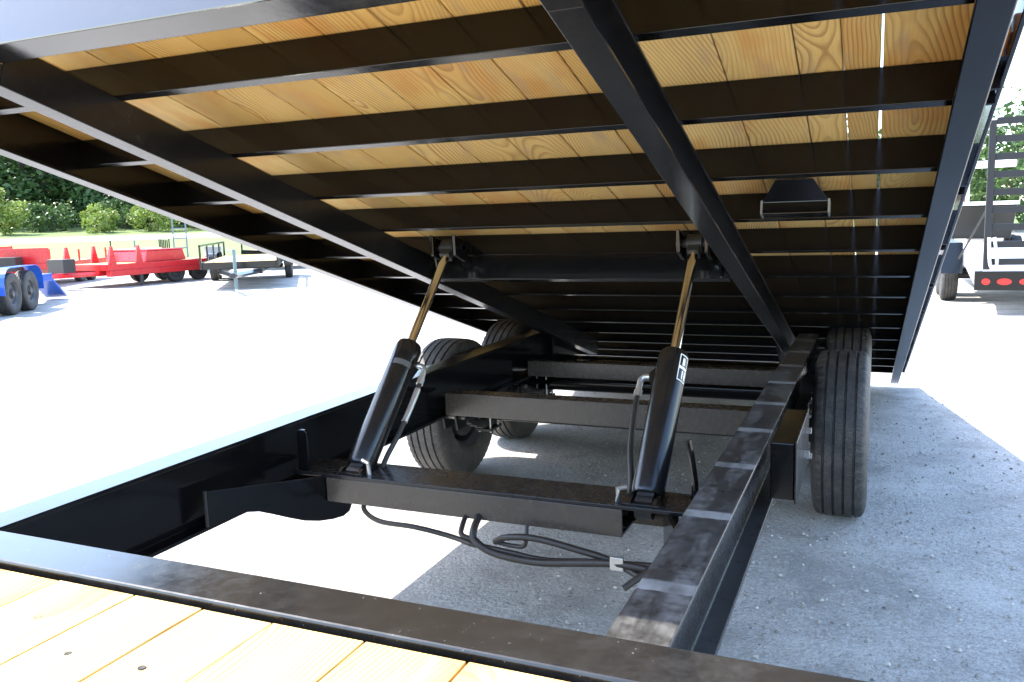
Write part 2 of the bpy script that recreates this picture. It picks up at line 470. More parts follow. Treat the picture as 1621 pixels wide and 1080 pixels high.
# ------------------------------------------------------------------ ground, field, road
G = Vector((-0.75, 0.66)).normalized()     # towards the wood behind the yard
GT = Vector((G.y, -G.x))
def hgt(d):
    if d < 30: return 0.0
    if d < 50: return 0.85 * ((d - 30) / 20) ** 1.2
    if d < 66: return 0.85 + 0.40 * (d - 50) / 16
    if d < 90: return 1.25 + 1.15 * (d - 66) / 24
    return 2.4
def sheet(name, ds, ts, mat, dz=0.0, wob=None):
    mb = MB()
    for d in ds:
        for t in ts:
            p = G * d + GT * t
            mb.v.append((p.x, p.y, hgt(d) + dz))
    n = len(ts)
    for i in range(len(ds) - 1):
        for j in range(n - 1):
            mb.f.append((i * n + j, i * n + j + 1, (i + 1) * n + j + 1, (i + 1) * n + j))
    me = mb.mesh(name, M[mat])
    if sum(pl.normal.z for pl in me.polygons) < 0:
        me.flip_normals()
    return place(name, me)
dall = [-900, -300, -100, -40, -10, 0, 10, 20, 30, 34, 38, 42, 46, 50, 54, 58, 62, 66, 74, 82, 90, 200, 500, 1500]
tall = [-1200, -400, -150, -60, -20, 0, 20, 60, 150, 400, 1200]
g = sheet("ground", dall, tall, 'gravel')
tag(g, "pale crushed limestone yard, sunlit and shaded", kind="structure")
gf = sheet("grass_field", [34, 38, 42, 46, 50, 54, 58], tall, 'grass', 0.006)
tag(gf, "strip of green grass between yard and pale road", kind="structure")
gf = sheet("grass_field", [66, 74, 82, 90, 200, 500, 1500], tall, 'grass', 0.006)
tag(gf, "green ground under the trees beyond the road", kind="structure")
rd = sheet("road", [56, 58, 62, 66], tall, 'road', 0.012)
tag(rd, "pale road running past the trees", kind="structure")
# loose stones
rs = random.Random(3)
mb = MB()
for i in range(9000):
    u = rs.random() ** 1.3
    y = 1.4 + u * 5.5
    x = -1.35 + 0.25 * (3 - y) + rs.random() * (2.6 + y * 0.5)
    r = 0.0022 + 0.0095 * rs.random() ** 3.0
    k = len(mb.v)
    a = rs.random() * 6.28
    for dx, dy, dz in ((1, 0, 0), (0.2, 0.9, 0.1), (-0.8, 0.3, 0), (-0.3, -0.9, 0.1), (0.1, 0.1, 0.75), (0, 0, -0.4)):
        j = [0.75 + 0.5 * rs.random() for _ in range(3)]
        X, Y = dx * j[0], dy * j[1]
        mb.v.append((x + r * (X * math.cos(a) - Y * math.sin(a)), y + r * (X * math.sin(a) + Y * math.cos(a)), 0.001 + r * 0.35 + r * dz * j[2]))
    for q in range(4):
        mb.f.append((k + q, k + (q + 1) % 4, k + 4))
        mb.f.append((k + (q + 1) % 4, k + q, k + 5))
o = part(mb, "loose_gravel", 'stone')
tag(o, "small loose limestone chips scattered on the yard under the trailer", "gravel", kind="stuff")

# ------------------------------------------------------------------ wheels (shared meshes)
RT = 0.385
def tyre_mesh():
    gr = [(-0.062, 0.005), (-0.021, 0.0045), (0.021, 0.0045), (0.062, 0.005)]
    prof = [(0.212, -0.088), (0.222, -0.098), (0.255, -0.112), (0.300, -0.1165), (0.335, -0.113), (0.358, -0.106), (0.372, -0.099), (0.379, -0.090)]
    x = -0.084
    for gx, hw in gr:
        prof += [(RT - 0.004 + 0.004 * (1 - (gx / 0.1) ** 2), gx - hw - 0.001), (RT - 0.013, gx - hw + 0.0015), (RT - 0.013, gx + hw - 0.0015), (RT - 0.004 + 0.004 * (1 - (gx / 0.1) ** 2), gx + hw + 0.001)]
    prof += [(0.379, 0.090), (0.372, 0.099), (0.358, 0.106), (0.335, 0.113), (0.300, 0.1165), (0.255, 0.112), (0.222, 0.098), (0.212, 0.088)]
    def mod(i, j, r, h):
        if abs(h) > 0.066 and r > 0.352 and i % 3 == 0: return r - 0.006
        if abs(h) < 0.066 and r > RT - 0.008 and i % 4 == 0: return r - 0.0015
        return r
    mb = MB().lathe(prof, 168, Matrix.Rotation(R_(90), 4, 'Y'), mod, close=True)
    me = mb.mesh("tyre", M['rubber'])
    me.polygons.foreach_set("use_smooth", [True] * len(me.polygons))
    me.set_sharp_from_angle(angle=R_(50))
    return me
def rim_mesh(mat):
    prof = [(0.215, -0.092), (0.222, -0.090), (0.205, -0.075), (0.198, -0.03), (0.196, 0.03), (0.205, 0.075), (0.222, 0.090), (0.215, 0.092),
            (0.190, 0.070), (0.182, 0.045), (0.150, 0.040), (0.120, 0.052), (0.070, 0.052), (0.062, 0.062), (0.058, 0.095), (0.0, 0.100), (0.0, 0.03), (0.11, 0.03), (0.16, 0.022), (0.186, 0.02), (0.190, -0.07)]
    mb = MB().lathe(prof, 48, Matrix.Rotation(R_(90), 4, 'Y'), close=True)
    for i in range(8):
        a = i * math.pi / 4
        mb.lathe([(0.0, 0.04), (0.012, 0.04), (0.012, 0.072), (0.0, 0.074)], 6, Matrix.Rotation(R_(90), 4, 'Y') @ T((0.085 * math.cos(a), 0.085 * math.sin(a), 0)))
    return mb.mesh("wheel", mat, True)
def drum_mesh():
    mb = MB().lathe([(0.0, -0.075), (0.10, -0.075), (0.158, -0.070), (0.160, -0.055), (0.155, -0.05), (0.155, 0.005), (0.0, 0.01)], 36, Matrix.Rotation(R_(90), 4, 'Y'))
    return mb.mesh("brake_drum", M['iron'], True)
ME_TYRE = tyre_mesh()
ME_RIM = rim_mesh(M['rim'])
ME_RIMS = rim_mesh(M['silver'])
ME_DRUM = drum_mesh()
def wheel(parent, world, side, silver=False, scale=1.0, drum=True):
    Wm = world @ (Matrix.Rotation(math.pi, 4, 'Z') if side < 0 else Matrix()) @ RXm(random.random() * 6) @ Matrix.Scale(scale, 4)
    w = place("wheel", ME_RIMS if silver else ME_RIM, parent, Wm)
    place("tyre", ME_TYRE, w, Wm)
    if drum: place("brake_drum", ME_DRUM, w, Wm)
    return w

# ------------------------------------------------------------------ THE TILT DECK TRAILER
XC = -1.13
tr = thing("tilt_trailer", "black tilt deck trailer with its long pine deck raised on two hydraulic cylinders", "trailer", T((XC, 3.0, 0)))
ZR0, ZR1 = 0.475, 0.72
XRI, XLI = -0.394, -1.885            # inner edges of the frame rails
FW = 0.108
# frame rails
for xm in (XRI + FW / 2, XLI - FW / 2):
    mb = MB().prism(ibeam(ZR1 - ZR0, FW), -1.3, 5.02)
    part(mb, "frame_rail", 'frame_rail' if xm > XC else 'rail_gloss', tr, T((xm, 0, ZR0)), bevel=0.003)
    mb = MB().prism([(5.02, ZR0), (5.50, ZR0), (5.50, ZR0 + 0.07), (5.02, ZR1 - 0.005)], -0.04, 0.04, 'x')
    part(mb, "frame_rail_tail", 'black_dusty', tr, T((xm, 0, 0)), bevel=0.003)
# frame crossmembers
def xmember(y, z0, h, w=0.06, name="frame_crossmember", mat='black', x0=XLI + 0.002, x1=XRI - 0.002):
    prof = [(yy, zz) for yy, zz in channel(h, w, 0.008, 0.009)]
    mb = MB().prism(prof, x0, x1, 'x')
    return part(mb, name, mat, tr, T((0, y, z0)), bevel=0.002)
xmember(0.30, 0.53, 0.10)
xmember(3.50, 0.488, 0.108, 0.10, mat='black_beam_sheen')
xmember(4.55, 0.49, 0.09, mat='black_beam_sheen')
xmember(5.22, 0.40, 0.075)
# lift beam with its wide top plate
xl0, xl1 = XLI + 0.15, XRI - 0.28
xmember(2.33, 0.455, 0.086, 0.13, "lift_beam", 'black_beam_sheen', xl0, xl1)
mb = MB().box(XLI + 0.003, XRI - 0.003, 2.327, 2.50, 0.542, 0.554)
part(mb, "lift_beam_plate", 'black_rail', tr, bevel=0.002)
mb = MB().box(XLI + 0.14, XRI - 0.14, 2.468, 2.480, 0.45, 0.541)
part(mb, "lift_beam_stiffener", 'black_dusty', tr, bevel=0.002)
# angled gusset plates from rails to the lift beam (profile along the plate: distance, z)
def gusset(side):
    prof = [(0.0, 0.605), (0.0, 0.490), (0.13, 0.500), (0.175, 0.489), (0.22, 0.468), (0.28, 0.438), (0.343, 0.409), (0.40, 0.391), (0.455, 0.381), (0.505, 0.379), (0.532, 0.390), (0.546, 0.415), (0.555, 0.541), (0.455, 0.541)]
    a = math.atan2(0.143, 0.43)
    if side < 0:
        w = T((XLI + 0.002, 1.92, 0)) @ RZ(-a)
    else:
        w = T((XRI - 0.002, 1.92, 0)) @ RZ(a)
    mb = MB().prism(prof, -0.006, 0.006, 'x')
    part(mb, "gusset_plate", 'black_dusty', tr, w, bevel=0.002)
    # weld bead where it meets the rail
    mb = MB().tube([(0.0, -0.004, 0.49 + 0.0115 * i) for i in range(11)], 0.006, 6)
    part(mb, "weld_bead", 'iron', tr, w, True)
gusset(-1)
gusset(1)
# upright guide tabs by the rails
mb = MB().prism([(-0.022, 0.555), (0.022, 0.555), (0.022, 0.690), (0.012, 0.70), (-0.012, 0.70), (-0.022, 0.690)], 0, 0.012, 'y')
part(mb, "guide_tab", 'black', tr, T((-1.835, 2.34, 0)), bevel=0.002)
pts = spline([(0, 0, 0.555), (0.004, 0, 0.62), (-0.006, 0.0, 0.70), (-0.016, 0.0, 0.752)], 4)
mb = MB().tube(pts, 0.010, 8)
part(mb, "guide_tab", 'black', tr, T((-0.475, 2.40, 0)), True)

# hydraulic cylinders
def cylinder(x, side):
    A = Vector((x, 2.395, 0.535))
    B = Vector((x, 3.165, 1.300))
    ax = (B - A)
    L = ax.length
    q = ax.to_track_quat('Z', 'Y')
    Wc = T(A) @ q.to_matrix().to_4x4()          # local z = along the cylinder, local x ~ world x
    body = MB().lathe([(0.0, 0.035), (0.047, 0.035), (0.051, 0.045), (0.051, 0.505), (0.0515, 0.508), (0.0515, 0.556), (0.046, 0.572), (0.020, 0.574), (0.0, 0.574)], 40)
    c = part(body, "hydraulic_cylinder", 'cyl', tr, Wc, True)
    part(MB().lathe([(0.0, 0.57), (0.0175, 0.57), (0.0175, L - 0.03), (0.0, L - 0.03)], 28), "piston_rod", 'chrome', c, Wc, True)
    eye = MB()
    eye.lathe([(0.0, -0.028), (0.034, -0.028), (0.034, 0.028), (0.0, 0.028)], 24, T((0, 0, L)) @ Matrix.Rotation(R_(90), 4, 'Y'))
    eye.box(-0.022, 0.022, -0.022, 0.022, L - 0.055, L - 0.012)
    part(eye, "rod_eye", 'iron', c, Wc, True)
    be = MB().lathe([(0.0, -0.026), (0.036, -0.026), (0.036, 0.026), (0.0, 0.026)], 24, Matrix.Rotation(R_(90), 4, 'Y'))
    be.box(-0.026, 0.026, -0.026, 0.026, 0.0, 0.042)
    part(be, "base_eye", 'iron', c, Wc, True)
    # port boss and elbow near the gland
    sx = -1 if side < 0 else 1
    boss = MB().lathe([(0.0, 0), (0.017, 0), (0.017, 0.022), (0.0, 0.022)], 16, T((sx * 0.046, -0.004, 0.478)) @ Matrix.Rotation(sx * R_(90), 4, 'Y'))
    boss.prism([(0.0, -0.07), (0.016, -0.012), (0.016, 0.012), (0.0, 0.03)], -0.016, 0.016, 'y', T((sx * 0.049, -0.004, 0.478)) @ (Matrix() if sx > 0 else Matrix.Rotation(math.pi, 4, 'Z')))
    part(boss, "port_boss", 'cyl', c, Wc, True)
    el = MB().tube(spline([(sx * 0.066, -0.004, 0.478), (sx * 0.084, -0.004, 0.478), (sx * 0.097, -0.006, 0.468), (sx * 0.100, -0.010, 0.440), (sx * 0.100, -0.012, 0.405)], 4), 0.0105, 10)
    el.lathe([(0.0, 0), (0.0145, 0), (0.0145, 0.024), (0.0, 0.024)], 6, T((sx * 0.100, -0.011, 0.402)))
    part(el, "port_elbow", 'zinc', c, Wc, True)
    hp = spline([(sx * 0.100, -0.012, 0.404), (sx * 0.099, -0.015, 0.33), (sx * 0.088, -0.022, 0.20), (sx * 0.070, -0.030, 0.11), (sx * 0.064, -0.034, 0.05), (sx * 0.066, -0.02, -0.02)], 6)
    part(MB().tube(hp, 0.0095, 10), "hose", 'hose', c, Wc, True)
    if side < 0:
        part(MB().tube(hp[2:11], 0.0115, 10), "hose_sleeve", 'zinc', c, Wc, True)
    # pivot lugs standing on the beam plate
    lug = MB()
    for dx in (-0.045, 0.033):
        lug.prism([(2.335, 0.555), (2.455, 0.555), (2.425, 0.570), (2.37, 0.570)], x + dx, x + dx + 0.012, 'x')
    lug.box(x - 0.058, x + 0.058, 2.34, 2.45, 0.5545, 0.560)
    part(lug, "pivot_lug", 'black', c, Matrix(), bevel=0.001)
    fit = MB().tube([(x + (0.075 if side < 0 else -0.075), 2.36, 0.555), (x + (0.075 if side < 0 else -0.075), 2.36, 0.596), (x + (0.045 if side < 0 else -0.05), 2.372, 0.600)], 0.0085, 8)
    part(fit, "base_fitting", 'zinc', c, Matrix(), True)
    if side > 0:
        # printed label: thin raised outline with blocks
        dec = MB()
        def patch(mb_, a0, a1, z0, z1, r=0.05235):
            n = max(2, int(abs(a1 - a0) / R_(6)))
            for i in range(n):
                b0 = a0 + (a1 - a0) * i / n
                b1 = a0 + (a1 - a0) * (i + 1) / n
                k = len(mb_.v)
                for aa, zz in ((b0, z0), (b1, z0), (b1, z1), (b0, z1)):
                    mb_.v.append((r * math.cos(aa), r * math.sin(aa), zz))
                mb_.f.append((k, k + 1, k + 2, k + 3))
        # camera-facing azimuth on the cylinder
        qm = q.to_matrix()
        toc = qm.inverted() @ (Vector((0, 0, 1.4)) - (A + ax * 0.55))
        az = math.atan2(toc.y, toc.x)
        sgn = 1 if (qm @ Vector((math.cos(az + 0.5), math.sin(az + 0.5), 0))).x > (qm @ Vector((math.cos(az - 0.5), math.sin(az - 0.5), 0))).x else -1
        a0, a1 = az + sgn * R_(24), az + sgn * R_(66)
        da = (a1 - a0)
        for (u0, u1, z0, z1) in ((0, 1, 0.545, 0.549), (0, 1, 0.445, 0.449), (0, 0.08, 0.449, 0.545), (0.92, 1, 0.449, 0.545), (0.08, 0.92, 0.492, 0.503), (0.34, 0.60, 0.508, 0.538), (0.42, 0.55, 0.455, 0.487), (0.7, 0.88, 0.455, 0.488)):
            patch(dec, a0 + da * u0, a0 + da * u1, z0, z1)
        c2 = part(dec, "printed_label", 'decal', c, Wc)
        c2["label"] = "white outlined warning label near top of cylinder"
    else:
        dec = MB()
        qm = q.to_matrix()
        toc = qm.inverted() @ (Vector((0, 0, 1.4)) - (A + ax * 0.5))
        az = math.atan2(toc.y, toc.x)
        for i in range(12):
            b0 = az - 0.75 + 1.5 * i / 12
            b1 = b0 + 1.5 / 12
            k = len(dec.v)
            for aa, zz in ((b0, 0.452), (b1, 0.452), (b1, 0.476), (b0, 0.476)):
                dec.v.append((0.0514 * math.cos(aa), 0.0514 * math.sin(aa), zz))
            dec.f.append((k, k + 1, k + 2, k + 3))
        part(dec, "printed_label", plain("grey_label", (0.10, 0.095, 0.09), 0.5, var=0.1), c, Wc)
    return c
cylinder(-1.652, -1)
cylinder(-0.620, 1)

# hoses under the lift beam
def hose(pts, r=0.0095, name="hose", mat='hose', n=8):
    pts = [(x, y, 0.47 - (0.47 - z) * 0.62) for x, y, z in pts]
    return part(MB().tube(spline(pts, n), r * 0.88, 10), name, mat, tr, Matrix(), True)
hose([(-1.60, 2.38, 0.47), (-1.585, 2.33, 0.425), (-1.50, 2.29, 0.395), (-1.36, 2.28, 0.395), (-1.24, 2.29, 0.365), (-1.15, 2.27, 0.352)])
hose([(-1.20, 2.36, 0.48), (-1.195, 2.30, 0.42), (-1.185, 2.28, 0.385), (-1.13, 2.28, 0.365)])
hose([(-1.15, 2.35, 0.48), (-1.148, 2.29, 0.42), (-1.135, 2.27, 0.37), (-1.06, 2.26, 0.325), (-0.92, 2.25, 0.318), (-0.78, 2.24, 0.352), (-0.66, 2.23, 0.380), (-0.53, 2.22, 0.375), (-0.43, 2.22, 0.36)], 0.0135)
hose([(-1.15, 2.27, 0.352), (-1.02, 2.27, 0.335), (-0.90, 2.26, 0.328), (-0.76, 2.24, 0.365), (-0.62, 2.23, 0.388), (-0.45, 2.24, 0.40)], 0.010)
hose([(-1.08, 2.30, 0.36), (-1.03, 2.28, 0.405), (-0.93, 2.27, 0.425), (-0.80, 2.26, 0.405), (-0.68, 2.25, 0.375), (-0.55, 2.20, 0.33), (-0.44, 2.18, 0.30)], 0.012)
hose([(-1.08, 2.30, 0.36), (-1.02, 2.29, 0.358), (-0.975, 2.28, 0.37), (-0.965, 2.28, 0.41), (-0.97, 2.30, 0.47)], 0.008)
hose([(-0.62, 2.15, 0.325), (-0.58, 2.18, 0.37), (-0.53, 2.22, 0.42), (-0.46, 2.24, 0.44), (-0.41, 2.24, 0.43)], 0.011)
mb = MB().box(-0.03, 0.03, -0.02, 0.02, -0.035, 0.035)
part(mb, "hose_clamp_block", 'iron', tr, T((-0.435, 2.235, 0.42)), bevel=0.004)
mb = MB().box(-0.02, 0.02, -0.006, 0.006, -0.02, 0.02)
part(mb, "hose_clip", 'zinc', tr, T((-0.66, 2.225, 0.417)), bevel=0.002)

# wheels, axles, springs
YA = (4.10, 4.96)
XW = (-0.125, -2.155)
for y in YA:
    ax = MB().tube([(XW[1] + 0.08, y, RT), (XW[0] - 0.08, y, RT)], 0.058, 16)
    part(ax, "axle", 'black_dusty', tr, Matrix(), True)
    for x, sd in ((XW[0], 1), (XW[1], -1)):
        wheel(tr, T((x, y, RT)), sd)
for xm in (XRI + FW / 2, XLI - FW / 2):
    sgn = 1 if xm > XC else -1
    for k, y in enumerate(YA):
        # leaf pack: several arcs stacked
        for lf in range(5):
            hl = 0.39 - 0.065 * lf
            pr_t, pr_b = [], []
            for i in range(13):
                u = -1 + i / 6
                yy = y + hl * u
                zz = 0.335 + 0.105 * (u * hl / 0.39) ** 2 - 0.009 * lf
                pr_t.append((yy, zz + 0.004))
                pr_b.append((yy, zz - 0.004))
            mb = MB().prism(pr_t + pr_b[::-1], xm - 0.022, xm + 0.022, 'x')
            part(mb, "spring_leaf", 'iron', tr)
        for dy in (-0.05, 0.05):
            ub = MB().tube([(xm - 0.032, y + dy, 0.265), (xm - 0.032, y + dy, 0.452), (xm + 0.032, y + dy, 0.452), (xm + 0.032, y + dy, 0.265)], 0.0065, 8)
            part(ub, "u_bolt", 'zinc', tr, Matrix(), True)
        part(MB().box(xm - 0.045, xm + 0.045, y - 0.075, y + 0.075, 0.276, 0.288), "spring_plate", 'iron', tr)
    for y in (YA[0] - 0.40, (YA[0] + YA[1]) / 2, YA[1] + 0.40):
        hg = MB()
        for dx in (-0.040, 0.030):
            hg.prism([(y - 0.075, ZR0 - 0.001), (y + 0.075, ZR0 - 0.001), (y + 0.045, ZR0 - 0.10), (y - 0.045, ZR0 - 0.10)], xm + dx, xm + dx + 0.010, 'x')
        part(hg, "spring_hanger", 'black_dusty', tr)
        part(MB().tube([(xm - 0.055, y, ZR0 - 0.045), (xm + 0.055, y, ZR0 - 0.045)], 0.011, 8), "hanger_bolt", 'zinc', tr, Matrix(), True)
    # side box on the outside of each rail ahead of the wheels
    if sgn < 0: continue
    x0 = xm + sgn * (FW / 2 + 0.003)
    x1 = x0 + sgn * 0.072
    bx = MB().box(min(x0, x1), max(x0, x1), 2.62, 3.10, 0.525, 0.705)
    part(bx, "side_bracket", 'black_dusty', tr, bevel=0.004)
    fl = MB().box(min(x1, x1 + sgn * 0.007), max(x1, x1 + sgn * 0.007), 2.612, 3.11, 0.517, 0.712)
    part(fl, "bracket_flange", 'black_rail', tr, bevel=0.002)
    for yy, zz in ((2.9, 0.60), (3.02, 0.56), (2.98, 0.66)):
        part(MB().tube([(x1 + sgn * 0.004, yy, zz), (x1 + sgn * 0.024, yy, zz)], 0.012, 6), "bracket_bolt", 'zinc', tr, Matrix(), True)

# fixed front deck
sm = [-2.39, -2.23, -2.07, -1.915, -1.745, -1.555, -1.385, -1.205, -1.04, -0.905, -0.775, -0.62, -0.465, -0.31, -0.155, 0.0, 0.13]
for i in range(len(sm) - 1):
    w = sm[i + 1] - sm[i]
    gp = 0.007 if i != 10 else 0.011
    gp0 = 0.0012 + random.random() * 0.0018
    mb = MB().box(-w / 2 + gp0, w / 2 - gp0, -1.12, 1.12, -0.019, 0.019)
    part(mb, "front_plank", 'wood', tr, T(((sm[i] + sm[i + 1]) / 2, -0.222 + random.uniform(-0.003, 0.0), 0.826 + random.uniform(-0.001, 0.001))) , bevel=0.0015)
mb = MB().prism([(0.905, 0.74), (1.005, 0.74), (1.005, 0.855), (0.905, 0.855)], -2.45, 0.19, 'x')
part(mb, "front_deck_edge_bar", 'edge', tr, bevel=0.004)
for xs in (-2.45, 0.135):
    part(MB().box(xs, xs + 0.055, -1.35, 0.903, 0.70, 0.852), "front_side_rail", 'black', tr, bevel=0.004)
for y in (-1.0, -0.55, -0.1, 0.4):
    part(MB().prism(channel(0.08, 0.04), -2.39, 0.132, 'x', T((0, y, 0.7255))), "front_crossmember", 'black_dusty', tr)
# deck screws in the front planks
for i in range(len(sm) - 1):
    for y in (0.74,):
        if random.random() < 0.3: continue
        for dx in (0.5,):
            x = sm[i] + (sm[i + 1] - sm[i]) * (dx + random.uniform(-0.12, 0.12))
            mb = MB().lathe([(0.0, -0.002), (0.0055, -0.002), (0.0055, 0.0006), (0.0, 0.0002)], 8)
            part(mb, "deck_screw", 'iron', tr, T((x, y + random.uniform(-0.05, 0.05), 0.8452)))

# tilted deck: local y = down the deck, local z = away from the ground side
TH = math.atan(0.297)
WD = T((0, 3.0, 1.285)) @ RXm(-TH)
S0, S1 = -1.813, 4.40
XDL, XDR = -2.45, 0.19
NB, NW = 0.0527, 0.142
# header
hd = [(0, 0), (0.072, 0), (0.072, 0.010), (0.010, 0.010), (0.010, 0.183), (0.045, 0.183), (0.045, 0.193), (0, 0.193)]
mb = MB().prism(hd, XDL, XDR, 'x')
part(mb, "deck_header", 'header', tr, WD @ T((0, S0, 0)), bevel=0.003)
# side rails (channel, web outside, flanges inwards)
for x, sd in ((XDL, 1), (XDR, -1)):
    mb = MB().prism(channel(0.193, 0.060, 0.008, 0.010, sd), S0 + 0.074, S1)
    r = part(mb, "deck_side_rail", 'black_dusty', tr, WD @ T((x, 0, 0)), bevel=0.003)
    xo = x - sd * 0.036
    mb = MB().box(min(xo, xo + sd * 0.010), max(xo, xo + sd * 0.010), S0 + 0.02, S1 - 0.05, 0.055, 0.13)
    part(mb, "rub_rail", 'black', r, WD, bevel=0.002)
    k = 0
    s = S0 + 0.10
    while s < S1 - 0.1:
        a, b = sorted((xo + sd * 0.0105, x - sd * 0.0005))
        p = MB()
        p.box(a, b, s, s + 0.008, 0.035, 0.150)
        p.box(a, b, s + 0.075, s + 0.083, 0.035, 0.150)
        part(p, "stake_pocket", 'black', r, WD)
        s += 0.61
    for s in (1.55, 4.1, -1.2):
        am = MB().box(-0.012, 0.012, -0.05, 0.05, -0.02, 0.02)
        part(am, "marker_light", 'amber', r, WD @ T((x - sd * 0.0125, s, 0.095)), bevel=0.005)
# crossmembers
s = -1.414 - 0.030
while s < S1 - 0.1:
    mb = MB().prism(channel(NW - NB - 0.001, 0.030, 0.006, 0.007), XDL + 0.009, XDR - 0.009, 'x')
    part(mb, "deck_crossmember", 'black_dusty', tr, WD @ T((0, s, NB)), bevel=0.0015)
    s += 0.4245
# runners
for x, sd in ((-1.79, -1), (-0.497, 1)):
    mb = MB().prism(channel(NB + 0.05 - 0.0005, 0.062, 0.008, 0.009, sd), S0 + 0.075, 2.75)
    part(mb, "deck_runner", 'black_rail', tr, WD @ T((x, 0, -0.05)), bevel=0.002)
for x, sd in ((-1.79, -1), (-0.497, 1)):
    mb = MB().prism(channel(0.049, 0.062, 0.008, 0.009, sd), S0 + 0.006, S0 + 0.0745)
    part(mb, "runner_nose", 'black_rail', tr, WD @ T((x, 0, -0.05)), bevel=0.002)
# small gusset at the end of right runner
mb = MB().prism([(2.0, -0.05), (2.35, -0.05), (2.35, -0.13), (2.25, -0.13)], -0.507, -0.4975, 'x')
part(mb, "runner_gusset", 'black', tr, WD)
# planks
seams = [0.179, 0.0, -0.078, -0.17, -0.33]
while seams[-1] > -2.30:
    seams.append(seams[-1] - 0.166 - random.uniform(-0.006, 0.006))
seams[-1] = -2.439
for i in range(len(seams) - 1):
    a, b = seams[i + 1], seams[i]
    g0 = {1: 0.0065, 2: 0.003}.get(i, 0.0018 + 0.0028 * random.random())
    g1 = {0: 0.0065, 1: 0.0030}.get(i, 0.0012)
    # board from the header to the tail, slightly uneven along its length
    w = b - a
    mb = MB()
    n = 10
    L0, L1 = S0 + 0.012, S1 - 0.01
    taper = 0.0045 if i == 1 else (0.002 if i == 2 else 0.0)
    mid = (L0 + L1) / 2
    k0 = 0
    for j in range(n + 1):
        t = j / n
        y = L0 + (L1 - L0) * t - mid
        e = 0.0012 * math.sin(i * 2.1 + t * 9)
        xa, xb = -w / 2 + g1 * (0.6 + 0.4 * math.sin(3 + t * 14)) , w / 2 - (g0 if i > 0 else 0.001) + e * 0.4
        if i == 1: xb = w / 2 - (0.0085 if 0.02 < t < 0.09 else 0.0025 if t < 0.2 else 0.004)
        if i == 2: xb = w / 2 - (0.004 if t < 0.10 else 0.0012 if t < 0.2 else 0.0035)
        for X, Z in ((xa, -0.019), (xb, -0.019), (xb, 0.019), (xa, 0.019)):
            mb.v.append((X, y, Z))
    for j in range(n):
        for q in range(4):
            mb.f.append((j * 4 + q, j * 4 + (q + 1) % 4, (j + 1) * 4 + (q + 1) % 4, (j + 1) * 4 + q))
    mb.f.append((0, 1, 2, 3))
    mb.f.append(tuple(n * 4 + q for q in (3, 2, 1, 0)))
    part(mb, "deck_plank", 'wood', tr, WD @ T(((a + b) / 2, mid, NW + 0.0195)), bevel=0.003)
# recessed tie-down pan hanging between crossmembers
pan = MB()
s0 = -0.262
top = [(-0.105, s0 - 0.06, NW - 0.002), (0.105, s0 - 0.06, NW - 0.002), (0.105, s0 + 0.055, NW - 0.002), (-0.105, s0 + 0.055, NW - 0.002)]
k = len(pan.v)
xm = -0.235
pan.v += [(xm - 0.055, s0 - 0.07, 0.130), (xm + 0.055, s0 - 0.07, 0.130), (xm + 0.055, s0 + 0.04, 0.130), (xm - 0.055, s0 + 0.04, 0.130),
          (xm - 0.098, s0 - 0.01, 0.078), (xm + 0.098, s0 - 0.01, 0.078), (xm + 0.098, s0 + 0.04, 0.078), (xm - 0.098, s0 + 0.04, 0.078),
          (xm - 0.098, s0 - 0.01, 0.040), (xm + 0.098, s0 - 0.01, 0.040), (xm + 0.098, s0 + 0.04, 0.040), (xm - 0.098, s0 + 0.04, 0.040)]
for a in (0, 4):
    for q in range(4):
        pan.f.append((k + a + q, k + a + (q + 1) % 4, k + a + 4 + (q + 1) % 4, k + a + 4 + q))
pan.f += [(k, k + 3, k + 2, k + 1), (k + 8, k + 9, k + 10, k + 11)]
pn = part(pan, "tie_down_pan", 'black', tr, WD, bevel=0.002)
for dx in (-0.102, 0.096):
    part(MB().box(xm + dx, xm + dx + 0.006, s0 - 0.016, s0 + 0.03, 0.038, 0.082), "pan_end_tab", 'zinc', pn, WD)
# cylinder head brackets on the deck (a heavy cross channel with ears)
sb = (3.165 - 3) * math.cos(TH) - (1.300 - 1.285) * math.sin(TH)
nb = (3.165 - 3) * math.sin(TH) + (1.300 - 1.285) * math.cos(TH)
for x in (-1.652, -0.620):
    for dx in (-0.060, 0.044):
        ear = MB().prism([(sb - 0.045, nb - 0.045), (sb + 0.055, nb - 0.05), (sb + 0.09, NB + 0.045), (sb - 0.075, NB + 0.045)], x + dx, x + dx + 0.014, 'x')
        part(ear, "bracket_ear", 'black', tr, WD, bevel=0.003)
    part(MB().tube([(x - 0.070, sb, nb), (x + 0.070, sb, nb)], 0.0155, 14), "bracket_pin", 'iron', tr, WD, True)
    for dx in (-0.070, 0.060):
        part(MB().tube([(x + dx, sb, nb), (x + dx + 0.010, sb, nb)], 0.022, 14), "pin_collar", 'black', tr, WD, True)
mb = MB().prism(channel(0.10, 0.05, 0.009, 0.010), -1.78, -0.509, 'x')
part(mb, "lift_channel", 'black', tr, WD @ T((0, sb + 0.10, -0.052)), bevel=0.002)
for x in (-1.74, -0.54):
    part(MB().prism([(sb + 0.02, NB), (sb + 0.10, NB), (sb + 0.10, -0.045), (sb + 0.085, -0.045)], x, x + 0.008, 'x'), "bracket_gusset", 'black', tr, WD)
# tail hinge tube on the frame
part(MB().tube([(XLI - 0.10, 5.42, 0.44), (XRI + 0.10, 5.42, 0.44)], 0.035, 16), "hinge_tube", 'black_dusty', tr, Matrix(), True)

